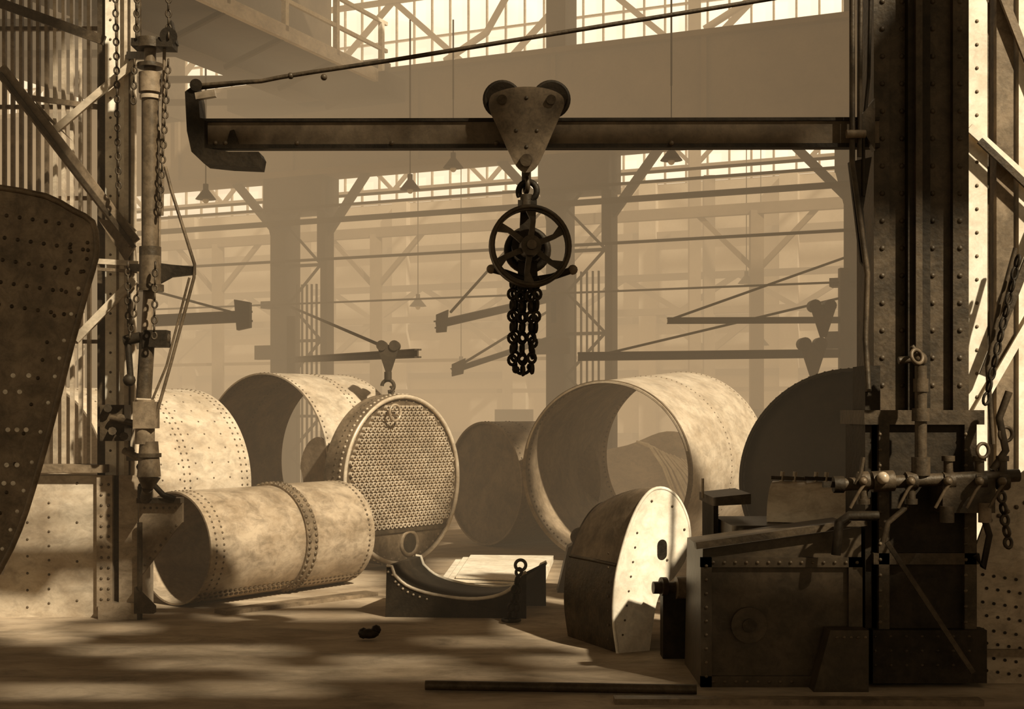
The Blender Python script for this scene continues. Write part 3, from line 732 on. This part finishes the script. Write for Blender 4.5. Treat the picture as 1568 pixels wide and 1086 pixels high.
for k,(xa,xb,yy) in enumerate(((-3.6,-1.9,10.9),(-.7,.3,11.3),(-1.9,-.1,9.9),(-3.7,-2.5,9.3),(-2.3,-1.4,9.35),(.2,1.1,10.4),(1.0,1.35,10.7),(.3,1.0,9.75),(-3.0,-2.0,10.3),(-1.3,-.5,10.4))):
    targets.append(((xa,yy-.05,0),(xb,yy+.10,.03)))
patches=[]
for u,hw in ((440,.03),(500,.06),(558,.06),(618,.06),(680,.06),(790,.05),(1275,.08)): 
    p=at(u,206,9.68); patches.append(((p.x-hw,9.67,3.97),(p.x+hw,9.70,4.16)))
jibzone=[((-2.5,9.55,3.90),(2.72,9.71,4.22))]  # roof stays shut here so only the patches reach the jib
def hit(o,boxes):
    for lo,hi in boxes:
        t0,t1=0,1e9; ok=True
        for i in range(3):
            a_=(lo[i]-o[i])/SD[i]; b_=(hi[i]-o[i])/SD[i]
            if a_>b_: a_,b_=b_,a_
            t0=max(t0,a_);t1=min(t1,b_)
            if t0>t1: ok=False;break
        if ok: return True
    return False
b=MB('roof_gobo'); cs=.08  # unseen roof added as a gobo, openings shaped to aim the sun
y=-16.0; strips=[]
while y<24:
    x=-20.0; start=-20.0
    while x<30:
        open_=False
        if -8<x<24 and y<20:
            o_=(x+cs/2,y+cs/2,CZ)
            if hit(o_,patches): open_=True
            elif hit(o_,targets) and not hit(o_,jibzone): open_=True
        if open_:
            if start is not None and x>start: strips.append((start,x,y))
            start=None
        elif start is None: start=x
        x+=cs
    if start is not None: strips.append((start,30,y))
    y+=cs
for x0_,x1_,y_ in strips: b.add([(x0_,y_,CZ),(x1_,y_,CZ),(x1_,y_+cs,CZ),(x0_,y_+cs,CZ)],[(0,3,2,1)],GOBOM)
b.done()
# ---------------------------------------------------------------- dusty air, its scattered light put in as emission
def haze(name,y0,dens,g):
    m=bpy.data.materials.new(name+'_air'); m.use_nodes=True; nt=m.node_tree; nt.nodes.clear()
    o=nt.nodes.new('ShaderNodeOutputMaterial'); ab=nt.nodes.new('ShaderNodeVolumeAbsorption'); em=nt.nodes.new('ShaderNodeEmission'); ad=nt.nodes.new('ShaderNodeAddShader')
    ab.inputs['Color'].default_value=(0,0,0,1); ab.inputs['Density'].default_value=dens
    em.inputs['Color'].default_value=g; em.inputs['Strength'].default_value=dens
    nt.links.new(ab.outputs[0],ad.inputs[0]); nt.links.new(em.outputs[0],ad.inputs[1]); nt.links.new(ad.outputs[0],o.inputs['Volume'])
    b=MB(name); b.box((-38,y0,-.5),(38,58,11.9),m); return b.done()
FOG=(0.62,0.43,0.235,1)
haze('glowing_dust_haze',11.6,.015,FOG)
haze('glowing_dust_haze',21.5,.044,FOG)
# ---------------------------------------------------------------- lights
sl=bpy.data.lights.new('sun','SUN'); sl.energy=8.5; sl.angle=.025; sl.color=(1,.93,.78)
so=bpy.data.objects.new('sun',sl); so.rotation_euler=SD.to_track_quat('-Z','Y').to_euler(); so.location=(20,-20,25); sc.collection.objects.link(so)
w=bpy.data.worlds.new('sky'); sc.world=w; w.use_nodes=True; bg=w.node_tree.nodes['Background']; bg.inputs[0].default_value=(1,.83,.58,1); bg.inputs[1].default_value=.60
# ---------------------------------------------------------------- camera
cd=bpy.data.cameras.new('camera'); co=bpy.data.objects.new('camera',cd); sc.collection.objects.link(co)
co.location=(0,0,CAMZ); co.rotation_euler=(math.pi/2,0,0)
cd.sensor_width=36; cd.lens=36*F/1568; cd.shift_y=(HV-542.8)/1568; cd.clip_end=200
sc.camera=co
